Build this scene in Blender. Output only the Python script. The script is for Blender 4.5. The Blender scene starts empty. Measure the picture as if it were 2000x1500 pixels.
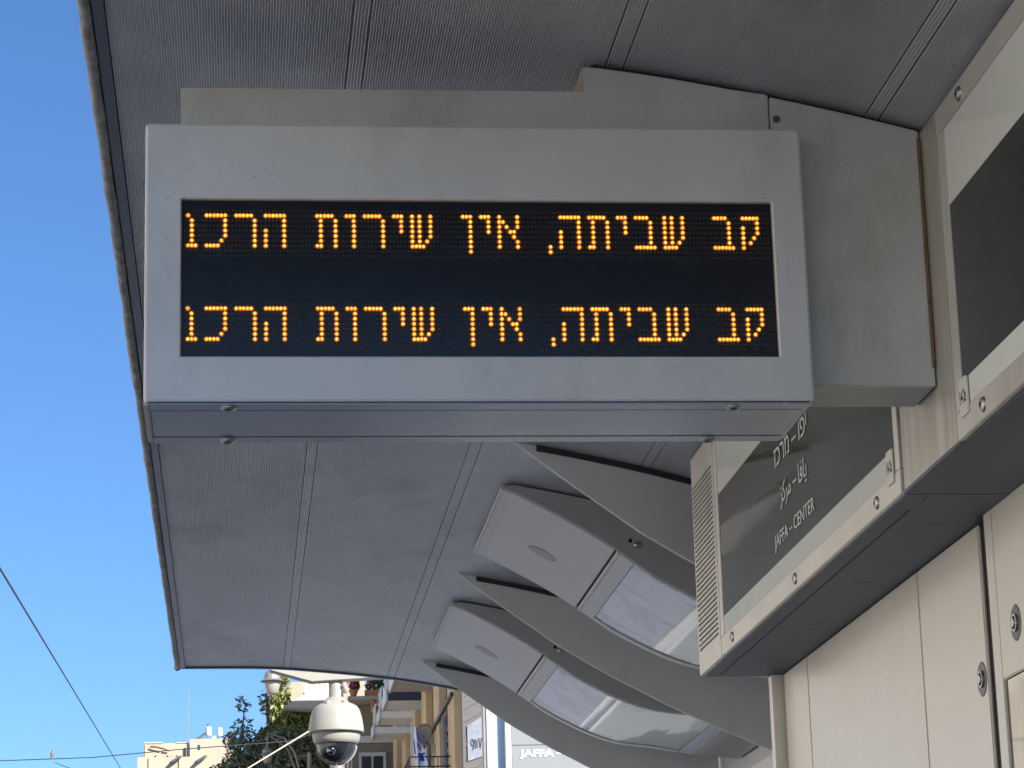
import bpy, bmesh, math, random
from mathutils import Vector, Matrix
random.seed(7)
S = bpy.context.scene
COL = S.collection
R = math.radians

# ------------------------------------------------------------------ camera
cam = bpy.data.cameras.new('camera')
cam.sensor_width = 36.0
cam.lens = 36.0 * 5171.95 / 2000.0
cam.clip_start = 0.05
cam.clip_end = 3000
cobj = bpy.data.objects.new('camera', cam)
COL.objects.link(cobj)
yaw, pitch, roll = R(6.1315), R(14.8784), R(-1.6222)
fw = Vector((math.sin(yaw) * math.cos(pitch), math.cos(yaw) * math.cos(pitch), math.sin(pitch)))
rt = Vector((math.cos(yaw), -math.sin(yaw), 0))
up = rt.cross(fw)
r2 = math.cos(roll) * rt + math.sin(roll) * up
u2 = -math.sin(roll) * rt + math.cos(roll) * up
m = Matrix((r2, u2, -fw)).transposed().to_4x4()
m.translation = (0, 0, 1.6)
cobj.matrix_world = m
S.camera = cobj

# ------------------------------------------------------------------ sky, sun, exposure
SUN_EL, SUN_AZ = 32.0, 142.0            # azimuth clockwise from +Y
world = bpy.data.worlds.new('World')
S.world = world
world.use_nodes = True
wn = world.node_tree
bg = wn.nodes['Background']
sky = wn.nodes.new('ShaderNodeTexSky')
sky.sky_type = 'NISHITA'
sky.sun_disc = False
sky.sun_elevation = R(SUN_EL)
sky.sun_rotation = R(SUN_AZ)
sky.air_density = 1.0
sky.altitude = 0
sky.dust_density = 0.0
sky.ozone_density = 10.0
wn.links.new(sky.outputs[0], bg.inputs[0])
bg.inputs[1].default_value = 0.062
sl = bpy.data.lights.new('sun', 'SUN')
sl.energy = 5.0
sl.angle = R(0.53)
sl.color = (1.0, 0.955, 0.89)
so = bpy.data.objects.new('sun', sl)
COL.objects.link(so)
sd = Vector((math.sin(R(SUN_AZ)) * math.cos(R(SUN_EL)), math.cos(R(SUN_AZ)) * math.cos(R(SUN_EL)), math.sin(R(SUN_EL))))
so.rotation_euler = sd.to_track_quat('Z', 'Y').to_euler()
so.location = sd * 60
vs = S.view_settings
vs.view_transform = 'Standard'
vs.look = 'None'
vs.exposure = 1.35
vs.gamma = 1.0
vs.use_curve_mapping = False
S.cycles.max_bounces = 7
S.cycles.diffuse_bounces = 3
S.cycles.glossy_bounces = 4

# ------------------------------------------------------------------ materials
MATS = {}
def mat(name, col, rough=0.5, metal=0.0, var=0.12, scale=6.0, stretch=(1, 1, 1), bump=0.0, bscale=60.0,
        spec=0.5, coat=0.0, specks=0.0, sscale=25.0, stain=None, stain_amt=0.0, emit=None, estr=0.0, trans=0.0):
    if name in MATS:
        return MATS[name]
    M = bpy.data.materials.new(name)
    M.use_nodes = True
    nt = M.node_tree
    N, L = nt.nodes, nt.links
    b = N['Principled BSDF']
    b.inputs['Roughness'].default_value = rough
    b.inputs['Metallic'].default_value = metal
    b.inputs['Specular IOR Level'].default_value = spec
    b.inputs['Coat Weight'].default_value = coat
    b.inputs['Transmission Weight'].default_value = trans
    tc = N.new('ShaderNodeTexCoord')
    mp = N.new('ShaderNodeMapping')
    mp.inputs['Scale'].default_value = stretch
    L.new(tc.outputs['Object'], mp.inputs[0])
    nz = N.new('ShaderNodeTexNoise')
    nz.inputs['Scale'].default_value = scale
    nz.inputs['Detail'].default_value = 6
    nz.inputs['Roughness'].default_value = 0.65
    L.new(mp.outputs[0], nz.inputs['Vector'])
    cr = N.new('ShaderNodeValToRGB')
    cr.color_ramp.elements[0].position = 0.3
    cr.color_ramp.elements[1].position = 0.72
    cr.color_ramp.elements[0].color = tuple(c * (1 - var) for c in col) + (1,)
    cr.color_ramp.elements[1].color = tuple(min(1, c * (1 + var)) for c in col) + (1,)
    L.new(nz.outputs['Fac'], cr.inputs[0])
    out = cr.outputs[0]
    if stain:
        n2 = N.new('ShaderNodeTexNoise')
        n2.inputs['Scale'].default_value = scale * 0.45
        n2.inputs['Detail'].default_value = 9
        n2.inputs['Roughness'].default_value = 0.75
        L.new(mp.outputs[0], n2.inputs['Vector'])
        r3 = N.new('ShaderNodeValToRGB')
        r3.color_ramp.elements[0].position = 0.52
        r3.color_ramp.elements[1].position = 0.75
        r3.color_ramp.elements[1].color = (stain_amt,) * 3 + (1,)
        L.new(n2.outputs['Fac'], r3.inputs[0])
        mx = N.new('ShaderNodeMix'); mx.data_type = 'RGBA'
        L.new(r3.outputs[0], mx.inputs['Factor'])
        L.new(out, mx.inputs['A'])
        mx.inputs['B'].default_value = tuple(stain) + (1,)
        out = mx.outputs['Result']
    if specks > 0:
        mp2 = N.new('ShaderNodeMapping'); mp2.inputs['Scale'].default_value = (1, 1, 2.2)
        L.new(tc.outputs['Object'], mp2.inputs[0])
        vo = N.new('ShaderNodeTexVoronoi'); vo.inputs['Scale'].default_value = sscale
        L.new(mp2.outputs[0], vo.inputs['Vector'])
        n3 = N.new('ShaderNodeTexNoise'); n3.inputs['Scale'].default_value = 5.0; n3.inputs['Detail'].default_value = 3
        L.new(tc.outputs['Object'], n3.inputs['Vector'])
        mm = N.new('ShaderNodeMath'); mm.operation = 'MULTIPLY_ADD'   # threshold grows only in patches
        L.new(n3.outputs['Fac'], mm.inputs[0]); mm.inputs[1].default_value = 0.45 * specks; mm.inputs[2].default_value = -0.175 * specks
        lt = N.new('ShaderNodeMath'); lt.operation = 'LESS_THAN'
        L.new(vo.outputs['Distance'], lt.inputs[0]); L.new(mm.outputs[0], lt.inputs[1])
        mf = N.new('ShaderNodeMath'); mf.operation = 'MULTIPLY'; mf.inputs[1].default_value = 0.75
        L.new(lt.outputs[0], mf.inputs[0])
        mx = N.new('ShaderNodeMix'); mx.data_type = 'RGBA'
        L.new(mf.outputs[0], mx.inputs['Factor'])
        L.new(out, mx.inputs['A'])
        mx.inputs['B'].default_value = (0.03, 0.028, 0.025, 1)
        out = mx.outputs['Result']
    L.new(out, b.inputs['Base Color'])
    rm = N.new('ShaderNodeMath'); rm.operation = 'MULTIPLY_ADD'
    L.new(nz.outputs['Fac'], rm.inputs[0]); rm.inputs[1].default_value = 0.18; rm.inputs[2].default_value = max(0.0, rough - 0.09)
    if rough > 0.12:
        L.new(rm.outputs[0], b.inputs['Roughness'])
    if bump > 0:
        nb = N.new('ShaderNodeTexNoise'); nb.inputs['Scale'].default_value = bscale; nb.inputs['Detail'].default_value = 5
        L.new(mp.outputs[0], nb.inputs['Vector'])
        bp = N.new('ShaderNodeBump'); bp.inputs['Strength'].default_value = bump; bp.inputs['Distance'].default_value = 0.01
        L.new(nb.outputs['Fac'], bp.inputs['Height'])
        L.new(bp.outputs[0], b.inputs['Normal'])
    if emit:
        b.inputs['Emission Color'].default_value = tuple(emit) + (1,)
        b.inputs['Emission Strength'].default_value = estr
        M.cycles.emission_sampling = 'NONE'
        ne = N.new('ShaderNodeTexNoise'); ne.inputs['Scale'].default_value = 140; ne.inputs['Detail'].default_value = 1
        L.new(tc.outputs['Object'], ne.inputs['Vector'])
        me_ = N.new('ShaderNodeMapRange'); me_.inputs['From Min'].default_value = 0.3; me_.inputs['From Max'].default_value = 0.7
        me_.inputs['To Min'].default_value = estr * 0.62; me_.inputs['To Max'].default_value = estr * 1.4
        L.new(ne.outputs['Fac'], me_.inputs['Value']); L.new(me_.outputs[0], b.inputs['Emission Strength'])
    MATS[name] = M
    return M

RUST = (0.16, 0.085, 0.045)
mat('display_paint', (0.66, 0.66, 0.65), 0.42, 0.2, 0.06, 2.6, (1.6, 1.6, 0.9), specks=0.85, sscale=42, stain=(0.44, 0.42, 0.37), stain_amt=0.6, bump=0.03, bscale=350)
mat('display_under', (0.29, 0.325, 0.385), 0.24, 0.5, 0.06, 3.0, stretch=(1, 2, 2), specks=0.5, sscale=30)  # blue in this base stands in for sky reflected on the underside
mat('bracket_paint', (0.55, 0.555, 0.54), 0.5, 0.2, 0.09, 2.6, (1.6, 1.6, 0.9), specks=0.75, sscale=55, stain=(0.34, 0.30, 0.24), stain_amt=0.75, bump=0.03, bscale=300)
mat('rusty_return', (0.42, 0.33, 0.23), 0.7, 0.1, 0.25, 12, stain=RUST, stain_amt=0.7)
mat('screen_black', (0.008, 0.009, 0.012), 0.22, 0, 0.1, 20, spec=0.45)
mat('led_off', (0.035, 0.025, 0.022), 0.35, 0, 0.2, 40)
mat('led_on', (0.5, 0.25, 0.05), 0.4, 0, 0.05, 40, emit=(1.0, 0.41, 0.045), estr=0.85)
mat('led_halo', (0.10, 0.03, 0.01), 0.5, 0, 0.05, 40, emit=(1.0, 0.24, 0.015), estr=0.16)  # dim amber emission painting the halo around lit LEDs
mat('steel_bright', (0.50, 0.49, 0.48), 0.38, 1.0, 0.1, 30)
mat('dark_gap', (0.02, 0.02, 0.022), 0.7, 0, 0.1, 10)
mat('groove', (0.24, 0.245, 0.26), 0.7, 0, 0.1, 10)
mat('canopy_metal', (0.68, 0.70, 0.73), 0.42, 0.35, 0.16, 2.2, stretch=(1, 0.45, 1), stain=(0.26, 0.255, 0.25), stain_amt=0.75, specks=0.7, sscale=18)
mat('canopy_strip', (0.40, 0.425, 0.47), 0.4, 0.4, 0.12, 3)
mat('canopy_edge', (0.31, 0.31, 0.325), 0.8, 0.1, 0.55, 30, stretch=(1, 0.5, 1), bump=0.9, bscale=35, stain=(0.12, 0.115, 0.11), stain_amt=0.7)
mat('edge_channel', (0.09, 0.11, 0.17), 0.4, 0.4, 0.1, 8)
mat('roof_top', (0.45, 0.45, 0.44), 0.6, 0.2, 0.15, 3)
mat('rib_paint', (0.60, 0.615, 0.64), 0.5, 0.1, 0.06, 2.5, bump=0.02, bscale=300, stain=(0.2, 0.19, 0.18), stain_amt=0.3)
mat('fixture_side', (0.36, 0.37, 0.385), 0.5, 0.1, 0.07, 3, bump=0.02, bscale=300)
mat('fixture_under', (0.55, 0.555, 0.565), 0.45, 0.2, 0.05, 3, specks=0.4, sscale=30)
mat('sign_frame', (0.72, 0.69, 0.63), 0.42, 0.35, 0.07, 4, stain=(0.32, 0.27, 0.2), stain_amt=0.35)
mat('cover_plate', (0.60, 0.56, 0.49), 0.36, 0.5, 0.16, 5, (6, 6, 0.5), stain=(0.3, 0.26, 0.2), stain_amt=0.5)
mat('sign_under', (0.095, 0.115, 0.155), 0.5, 0.0, 0.16, 4, spec=0.35)  # shade under the sign boxes is put into this dark base
mat('frosted_band', (0.90, 0.92, 0.84), 0.12, 0, 0.04, 3, coat=0.3)
mat('dark_glass', (0.02, 0.022, 0.021), 0.05, 0, 0.2, 2, spec=0.5)
mat('dark_glass_sheen', (0.115, 0.110, 0.098), 0.05, 0, 0.25, 2, spec=0.5)  # lighter brown base paints the reflection in the far sign's glass
mat('white_letter', (0.72, 0.72, 0.68), 0.5, 0, 0.03, 10)
mat('label_white', (0.74, 0.71, 0.64), 0.5, 0, 0.05, 40)
mat('black_ink', (0.02, 0.02, 0.02), 0.6, 0, 0.1, 10)
mat('cabinet_paint', (0.77, 0.715, 0.625), 0.33, 0.0, 0.05, 2.2, bump=0.09, bscale=30, specks=0.7, sscale=26, stain=(0.60, 0.54, 0.45), stain_amt=0.4)
mat('lock_ring', (0.10, 0.10, 0.105), 0.4, 0.3, 0.1, 20)
mat('mirror_glass', (0.27, 0.25, 0.225), 0.04, 1.0, 0.2, 4)
mat('ptz_white', (0.285, 0.278, 0.25), 0.45, 0, 0.06, 8, specks=0.10, sscale=40)
mat('ptz_dome', (0.012, 0.013, 0.016), 0.06, 0, 0.1, 5, spec=0.6, coat=0.5)
mat('plate_cream', (0.30, 0.283, 0.24), 0.55, 0, 0.07, 5, bump=0.05, bscale=80)
mat('white_post', (0.55, 0.54, 0.51), 0.45, 0, 0.03, 4)
mat('blue_post', (0.30, 0.36, 0.46), 0.35, 0.5, 0.06, 5)
mat('grey_panel', (0.20, 0.212, 0.215), 0.4, 0, 0.04, 5)
mat('stone_warm', (0.56, 0.41, 0.24), 0.85, 0, 0.18, 2.5, bump=0.3, bscale=12, stain=(0.30, 0.22, 0.14), stain_amt=0.5)
mat('stone_dull', (0.34, 0.28, 0.21), 0.9, 0, 0.18, 2.5, bump=0.3, bscale=12)
mat('stone_pale', (0.62, 0.57, 0.48), 0.85, 0, 0.14, 0.8, bump=0.2, bscale=6, stain=(0.40, 0.33, 0.24), stain_amt=0.5)
mat('plaster_white', (0.72, 0.70, 0.64), 0.8, 0, 0.1, 2.0, stain=(0.5, 0.46, 0.4), stain_amt=0.4)
mat('concrete', (0.42, 0.38, 0.33), 0.85, 0, 0.15, 2.0)
mat('awning_navy', (0.03, 0.035, 0.06), 0.8, 0, 0.1, 8)
mat('dark_iron', (0.03, 0.03, 0.032), 0.5, 0.4, 0.1, 20)
mat('grey_pipe', (0.33, 0.35, 0.36), 0.5, 0.3, 0.08, 8)
mat('window_dark', (0.04, 0.05, 0.06), 0.1, 0, 0.3, 3)
mat('board_grey', (0.105, 0.10, 0.097), 0.8, 0, 0.18, 6, stretch=(1, 1, 6), bump=0.2, bscale=30)
mat('poster', (0.20, 0.22, 0.25), 0.35, 0, 0.18, 8, stain=(0.09, 0.10, 0.125), stain_amt=0.8)
mat('flag_cloth', (0.78, 0.79, 0.82), 0.8, 0, 0.03, 8)
mat('flag_blue', (0.03, 0.07, 0.42), 0.8, 0, 0.05, 8)
mat('dish_grey', (0.16, 0.14, 0.12), 0.6, 0.2, 0.1, 8)
mat('terracotta', (0.42, 0.17, 0.09), 0.8, 0, 0.15, 10)
mat('flower_red', (0.62, 0.03, 0.07), 0.6, 0, 0.3, 20)
mat('flower_pink', (0.65, 0.06, 0.22), 0.6, 0, 0.3, 20)
mat('far_plaster', (0.36, 0.30, 0.22), 0.85, 0, 0.14, 0.5, stain=(0.25, 0.21, 0.16), stain_amt=0.5)
mat('disc_grey', (0.40, 0.40, 0.38), 0.5, 0.1, 0.05, 8)
mat('leaf_dark', (0.125, 0.145, 0.08), 0.55, 0, 0.4, 1.5)
mat('leaf_olive', (0.16, 0.18, 0.045), 0.55, 0, 0.4, 1.5)
mat('leaf_green', (0.05, 0.13, 0.03), 0.55, 0, 0.4, 3)
mat('bark', (0.10, 0.08, 0.06), 0.9, 0, 0.3, 6, bump=0.5, bscale=20)
mat('lamp_metal', (0.24, 0.235, 0.225), 0.5, 0.4, 0.1, 8)
mat('lamp_glass', (0.30, 0.265, 0.22), 0.4, 0, 0.06, 8)
mat('wire_dark', (0.03, 0.035, 0.045), 0.6, 0.2, 0.1, 8)
mat('wire_light', (0.55, 0.47, 0.38), 0.6, 0.1, 0.1, 8)
mat('feather', (0.16, 0.14, 0.12), 0.8, 0, 0.3, 60)
mat('feather_black', (0.02, 0.02, 0.025), 0.7, 0, 0.2, 60)
mat('solar_panel', (0.06, 0.07, 0.09), 0.15, 0.1, 0.2, 2)
mat('asphalt', (0.06, 0.06, 0.062), 0.9, 0, 0.2, 3, bump=0.3, bscale=80)
mat('paving', (0.225, 0.25, 0.30), 0.85, 0, 0.18, 1.5, bump=0.2, bscale=30)
mat('platform_paving', (0.13, 0.135, 0.14), 0.8, 0, 0.15, 2, bump=0.15, bscale=30)
mat('weld_rust', (0.22, 0.13, 0.075), 0.85, 0, 0.4, 25, stretch=(1, 1, 0.3), stain=(0.36, 0.35, 0.33), stain_amt=0.6)

def diffuser_mat():
    M = mat('diffuser', (0.29, 0.32, 0.38), 0.30, 0, 0.05, 2.2, coat=0.5)
    nt = M.node_tree; N, L = nt.nodes, nt.links
    b = N['Principled BSDF']
    src = b.inputs['Base Color'].links[0].from_socket
    tc = N.new('ShaderNodeTexCoord'); mp = N.new('ShaderNodeMapping')
    mp.inputs['Rotation'].default_value = (0, 0, 0.6)
    L.new(tc.outputs['Object'], mp.inputs[0])
    nz = N.new('ShaderNodeTexNoise'); nz.inputs['Scale'].default_value = 1.7; nz.inputs['Detail'].default_value = 2; nz.inputs['Distortion'].default_value = 1.2
    L.new(mp.outputs[0], nz.inputs['Vector'])
    r = N.new('ShaderNodeValToRGB')   # grey bands: smeared dirt and painted wavy reflections
    e = r.color_ramp.elements
    e[0].position = 0.50; e[0].color = (0, 0, 0, 1)
    e[1].position = 0.53; e[1].color = (0.8, 0.8, 0.8, 1)
    x = e.new(0.585); x.color = (0.8, 0.8, 0.8, 1)
    x = e.new(0.61); x.color = (0, 0, 0, 1)
    L.new(nz.outputs['Fac'], r.inputs[0])
    mx = N.new('ShaderNodeMix'); mx.data_type = 'RGBA'
    L.new(r.outputs[0], mx.inputs['Factor']); L.new(src, mx.inputs['A'])
    mx.inputs['B'].default_value = (0.13, 0.125, 0.125, 1)
    n2 = N.new('ShaderNodeTexNoise'); n2.inputs['Scale'].default_value = 3.4; n2.inputs['Detail'].default_value = 3; n2.inputs['Distortion'].default_value = 0.8
    L.new(mp.outputs[0], n2.inputs['Vector'])
    r2_ = N.new('ShaderNodeValToRGB')   # thin dark lines painting reflected branches
    e = r2_.color_ramp.elements
    e[0].position = 0.488; e[0].color = (0, 0, 0, 1)
    e[1].position = 0.494; e[1].color = (0.45, 0.45, 0.45, 1)
    x = e.new(0.50); x.color = (0, 0, 0, 1)
    L.new(n2.outputs['Fac'], r2_.inputs[0])
    m2 = N.new('ShaderNodeMix'); m2.data_type = 'RGBA'
    L.new(r2_.outputs[0], m2.inputs['Factor']); L.new(mx.outputs['Result'], m2.inputs['A'])
    m2.inputs['B'].default_value = (0.16, 0.16, 0.17, 1)
    L.new(m2.outputs['Result'], b.inputs['Base Color'])
diffuser_mat()

# ------------------------------------------------------------------ builders
class MB:
    def __init__(s): s.v = []; s.f = []
    def add(s, verts, faces):
        o = len(s.v); s.v += [tuple(p) for p in verts]; s.f += [tuple(i + o for i in f) for f in faces]; return s
    def box(s, a, b):
        x0, y0, z0 = (min(a[i], b[i]) for i in range(3)); x1, y1, z1 = (max(a[i], b[i]) for i in range(3))
        return s.add([(x0,y0,z0),(x1,y0,z0),(x1,y1,z0),(x0,y1,z0),(x0,y0,z1),(x1,y0,z1),(x1,y1,z1),(x0,y1,z1)],
                     [(0,3,2,1),(4,5,6,7),(0,1,5,4),(1,2,6,5),(2,3,7,6),(3,0,4,7)])
    def prism(s, poly, d0, d1, plane='xz'):
        n = len(poly)
        def P(p, d):
            return {'xz': (p[0], d, p[1]), 'yz': (d, p[0], p[1]), 'xy': (p[0], p[1], d)}[plane]
        return s.add([P(p, d0) for p in poly] + [P(p, d1) for p in poly],
                     [tuple(range(n))[::-1], tuple(range(n, 2 * n))] + [(i, (i + 1) % n, n + (i + 1) % n, n + i) for i in range(n)])
    def tube(s, pts, r, n=8, cap=True):
        pts = [Vector(p) for p in pts]; k = len(pts)
        rs = r if isinstance(r, (list, tuple)) else [r] * k
        V = []; ref = None
        for i, p in enumerate(pts):
            t = (pts[min(i + 1, k - 1)] - pts[max(i - 1, 0)]).normalized()
            if ref is None: ref = Vector((0, 0, 1)) if abs(t.z) < 0.9 else Vector((1, 0, 0))
            a = t.cross(ref).normalized(); b = a.cross(t); ref = b
            for j in range(n):
                w = 2 * math.pi * j / n
                V.append(p + a * math.cos(w) * rs[i] + b * math.sin(w) * rs[i])
        F = [(i*n+j, i*n+(j+1) % n, (i+1)*n+(j+1) % n, (i+1)*n+j) for i in range(k-1) for j in range(n)]
        if cap: F += [tuple(range(n))[::-1], tuple(range((k-1)*n, k*n))]
        return s.add(V, F)
    def lathe(s, prof, c=(0,0,0), n=24, axis='z'):
        V = []; k = len(prof)
        for r, h in prof:
            for j in range(n):
                w = 2 * math.pi * j / n
                x, y = r * math.cos(w), r * math.sin(w)
                p = {'z': (x, y, h), 'y': (x, h, y), 'x': (h, x, y)}[axis]
                V.append((p[0]+c[0], p[1]+c[1], p[2]+c[2]))
        F = [(i*n+j, i*n+(j+1) % n, (i+1)*n+(j+1) % n, (i+1)*n+j) for i in range(k-1) for j in range(n)]
        F += [tuple(range(n))[::-1], tuple(range((k-1)*n, k*n))]
        return s.add(V, F)
    def build(s, name, m, parent=None, bevel=0.0, smooth=False, seg=2):
        me = bpy.data.meshes.new(name)
        me.from_pydata(s.v, [], s.f)
        bm = bmesh.new(); bm.from_mesh(me)
        bmesh.ops.remove_doubles(bm, verts=bm.verts, dist=1e-6)
        bmesh.ops.recalc_face_normals(bm, faces=bm.faces)
        if bevel > 0:
            es = [e for e in bm.edges if len(e.link_faces) == 2 and e.calc_face_angle(0) > 0.6]
            bmesh.ops.bevel(bm, geom=es, offset=bevel, segments=seg, affect='EDGES', clamp_overlap=True)
        bm.to_mesh(me); bm.free()
        if smooth:
            for p in me.polygons: p.use_smooth = True
        return link(name, me, m, parent)

def base_of(o):
    b = Vector((0, 0, 0))
    while o is not None:
        b += o.location; o = o.parent
    return b
def link(name, me, m, parent=None):
    o = bpy.data.objects.new(name, me)
    if m and not me.materials: me.materials.append(MATS[m] if isinstance(m, str) else m)
    COL.objects.link(o)
    if parent is not None:
        o.parent = parent; o.location = -base_of(parent)
    return o
def tag(o, label=None, cat=None, group=None, kind=None):
    if label: o['label'] = label
    if cat: o['category'] = cat
    if group: o['group'] = group
    if kind: o['kind'] = kind
    return o
def thing(name, loc, label, cat, group=None):
    o = bpy.data.objects.new(name, None); o.empty_display_size = 0.1
    COL.objects.link(o); o.location = loc
    return tag(o, label, cat, group)
def copy_tree(o, parent=None):
    c = o.copy(); COL.objects.link(c); c.parent = parent
    for ch in [x for x in list(COL.objects) if x.parent is o]: copy_tree(ch, c)
    return c
def part(name, m, parent, bevel=0.0, smooth=False):
    class K(MB):
        def done(s, **k): return s.build(name, m, parent, bevel, smooth)
    return K()
def box(name, a, b, m, parent=None, bevel=0.0):
    return MB().box(a, b).build(name, m, parent, bevel)

def text_mesh(body, size, extrude=0.002, offset=0.0, spacing=1.0):
    cu = bpy.data.curves.new('lettering', 'FONT')
    cu.body = body; cu.size = size; cu.extrude = extrude; cu.offset = offset; cu.space_character = spacing; cu.resolution_u = 3
    o = bpy.data.objects.new('lettering_source', cu); COL.objects.link(o)
    dg = bpy.context.evaluated_depsgraph_get()
    me = bpy.data.meshes.new_from_object(o.evaluated_get(dg))
    bpy.data.objects.remove(o); bpy.data.curves.remove(cu)
    return me
def fit_text(me, to3d, w, h):
    """scale lettering to w x h (lower left at 0,0) and map (u,v,depth) to world"""
    xs = [v.co.x for v in me.vertices]; ys = [v.co.y for v in me.vertices]
    x0, x1, y0, y1 = min(xs), max(xs), min(ys), max(ys)
    for v in me.vertices:
        v.co = to3d((v.co.x - x0) / (x1 - x0) * w, (v.co.y - y0) / (y1 - y0) * h, v.co.z)
    me.materials.clear()
    return me
def letters(me, m, parent):
    """one object per letter: loose pieces, joined where they overlap along the line of writing"""
    bm = bmesh.new(); bm.from_mesh(me); bm.verts.ensure_lookup_table()
    bmesh.ops.remove_doubles(bm, verts=bm.verts, dist=1e-6); bm.verts.ensure_lookup_table()
    seen = set(); groups = []
    ext = [max(v.co[i] for v in bm.verts) - min(v.co[i] for v in bm.verts) for i in (0, 1)]
    ax = 0 if ext[0] > ext[1] else 1
    for v in bm.verts:
        if v.index in seen: continue
        st = [v]; comp = []; seen.add(v.index)
        while st:
            q = st.pop(); comp.append(q.index)
            for e in q.link_edges:
                w = e.other_vert(q)
                if w.index not in seen: seen.add(w.index); st.append(w)
        c = [bm.verts[i].co[ax] for i in comp]
        groups.append([min(c), max(c), set(comp)])
    groups.sort(key=lambda g: g[0])
    out = []
    for g in groups:
        if out and g[0] < out[-1][1] - 0.35 * min(g[1] - g[0], out[-1][1] - out[-1][0]):
            out[-1][1] = max(out[-1][1], g[1]); out[-1][2] |= g[2]
        else: out.append(g)
    for lo, hi, ids in out:
        mb = MB(); mp = {}
        for k, i in enumerate(sorted(ids)): mp[i] = k; mb.v.append(tuple(bm.verts[i].co))
        mb.f = [tuple(mp[v.index] for v in f.verts) for f in bm.faces if f.verts[0].index in ids]
        mb.build('letter', m, parent)
    bm.free(); bpy.data.meshes.remove(me)

CX = [-.36, -.33, .172, .5, .822, 1.0, 1.197, 1.41, 1.53, 1.9, 2.3, 2.7]
CZ = [3.876, 3.876, 3.869, 3.843, 3.806, 3.779, 3.741, 3.693, 3.662, 3.56, 3.44, 3.32]
def can(x):                                   # underside height of the canopy
    for i in range(len(CX) - 1):
        if x <= CX[i + 1]:
            # Catmull-Rom through the section points
            p1, p2 = CZ[i], CZ[i + 1]; h = CX[i + 1] - CX[i]
            m1 = (CZ[i + 1] - CZ[i - 1]) / (CX[i + 1] - CX[i - 1]) if i > 0 else 0
            m2 = (CZ[i + 2] - CZ[i]) / (CX[i + 2] - CX[i]) if i + 2 < len(CX) else (p2 - p1) / h
            t = (x - CX[i]) / h
            return (2*t**3-3*t**2+1)*p1 + (t**3-2*t**2+t)*h*m1 + (-2*t**3+3*t**2)*p2 + (t**3-t**2)*h*m2
    return CZ[-1]

# ------------------------------------------------------------------ ground and platform
tag(MB().box((-400, -300, -0.5), (400, 900, 0)).build('ground', 'paving'), kind='structure')
tag(box('platform', (-2.2, -12, 0.004), (2.9, 17.5, 0.3), 'platform_paving'), kind='structure')
tag(box('road', (-6.5, -60, 0.0), (-2.6, 400, 0.006), 'asphalt'), kind='structure')

# ------------------------------------------------------------------ shelter: canopy with ribs and back wall
Y0, YF = 3.2, 14.52
sh = thing('tram_shelter', (1.2, 3.0, 0.3), 'long grey tram stop shelter with a curved ribbed metal canopy overhead', 'shelter')
def corrugated(x0, x1, name):
    mb = MB(); pitch = 0.0062; k = 6
    n = int((x1 - x0) / pitch) * k
    V = []; F = []
    for i in range(n + 1):
        x = x0 + (x1 - x0) * i / n
        z = can(x) + 0.0026 * (abs(math.cos(math.pi * i / k)) ** 1.5 * 2 - 1)
        V += [(x, Y0, z), (x, YF - 0.02, z)]
    for i in range(n): F.append((2*i, 2*i+1, 2*i+3, 2*i+2))
    mb.add(V, F)
    o = mb.build(name, 'canopy_metal', sh, smooth=True)
    return o
corrugated(-0.284, 0.250, 'ceiling_panel')
corrugated(0.2905, 0.820, 'ceiling_panel')
corrugated(0.8625, 1.4055, 'ceiling_panel')
corrugated(1.4405, 2.68, 'ceiling_panel')
def strip(x0, x1, name, m, lift, th=0.004, y1=YF - 0.02):
    mb = MB(); V = []; F = []; n = 4
    for i in range(n + 1):
        x = x0 + (x1 - x0) * i / n
        V += [(x, Y0, can(x) + lift), (x, y1, can(x) + lift)]
    for i in range(n): F.append((2*i, 2*i+1, 2*i+3, 2*i+2))
    return mb.add(V, F).build(name, m, sh)
for a, b in ((0.2525, 0.288), (0.8225, 0.860), (1.408, 1.438)):
    corrugated(a, b, 'joint_strip')
    for c in (a - 0.0012, b + 0.0012):        # narrow shadow gap beside the strip
        strip(c - 0.0012, c + 0.0012, 'joint_groove', 'groove', 0.001)
# roof body above the ceiling
n = 30
xs = [-0.335 + (2.72 + 0.335) * i / n for i in range(n + 1)]
poly = [(x, can(x) + 0.012) for x in xs] + [(x, can(x) + 0.11) for x in reversed(xs)]
MB().prism(poly, Y0, YF - 0.001).build('roof_body', 'roof_top', sh)
# weathered bead along the street edge and the channel beside it
pts = [(-0.327 + random.uniform(-.0015, .0015), Y0 + i * 0.12, 3.873 + random.uniform(-.0015, .0015)) for i in range(int((YF - Y0) / 0.12) + 1)]
MB().tube(pts, [0.0140 + random.uniform(-.0014, .0014) for _ in pts], 10).build('edge_bead', 'canopy_edge', sh, smooth=True)
MB().lathe([(0.001, 0), (0.014, 0.004), (0.019, 0.015), (0.014, 0.03), (0.001, 0.034)], (-0.327, YF - 0.03, 3.871), 14, 'y').build('bead_end_cap', 'canopy_edge', sh, smooth=True)
box('edge_channel', (-0.3095, Y0, 3.8665), (-0.2845, YF - 0.01, 3.8795), 'edge_channel', sh)
# lip closing the far end
xs = [-0.31 + (2.7 + 0.31) * i / n for i in range(n + 1)]
poly = [(x, can(x) - 0.010) for x in xs] + [(x, can(x) + 0.10) for x in reversed(xs)]
MB().prism(poly, YF - 0.018, YF + 0.012).build('end_lip', 'edge_channel', sh, bevel=0.002)
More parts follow.
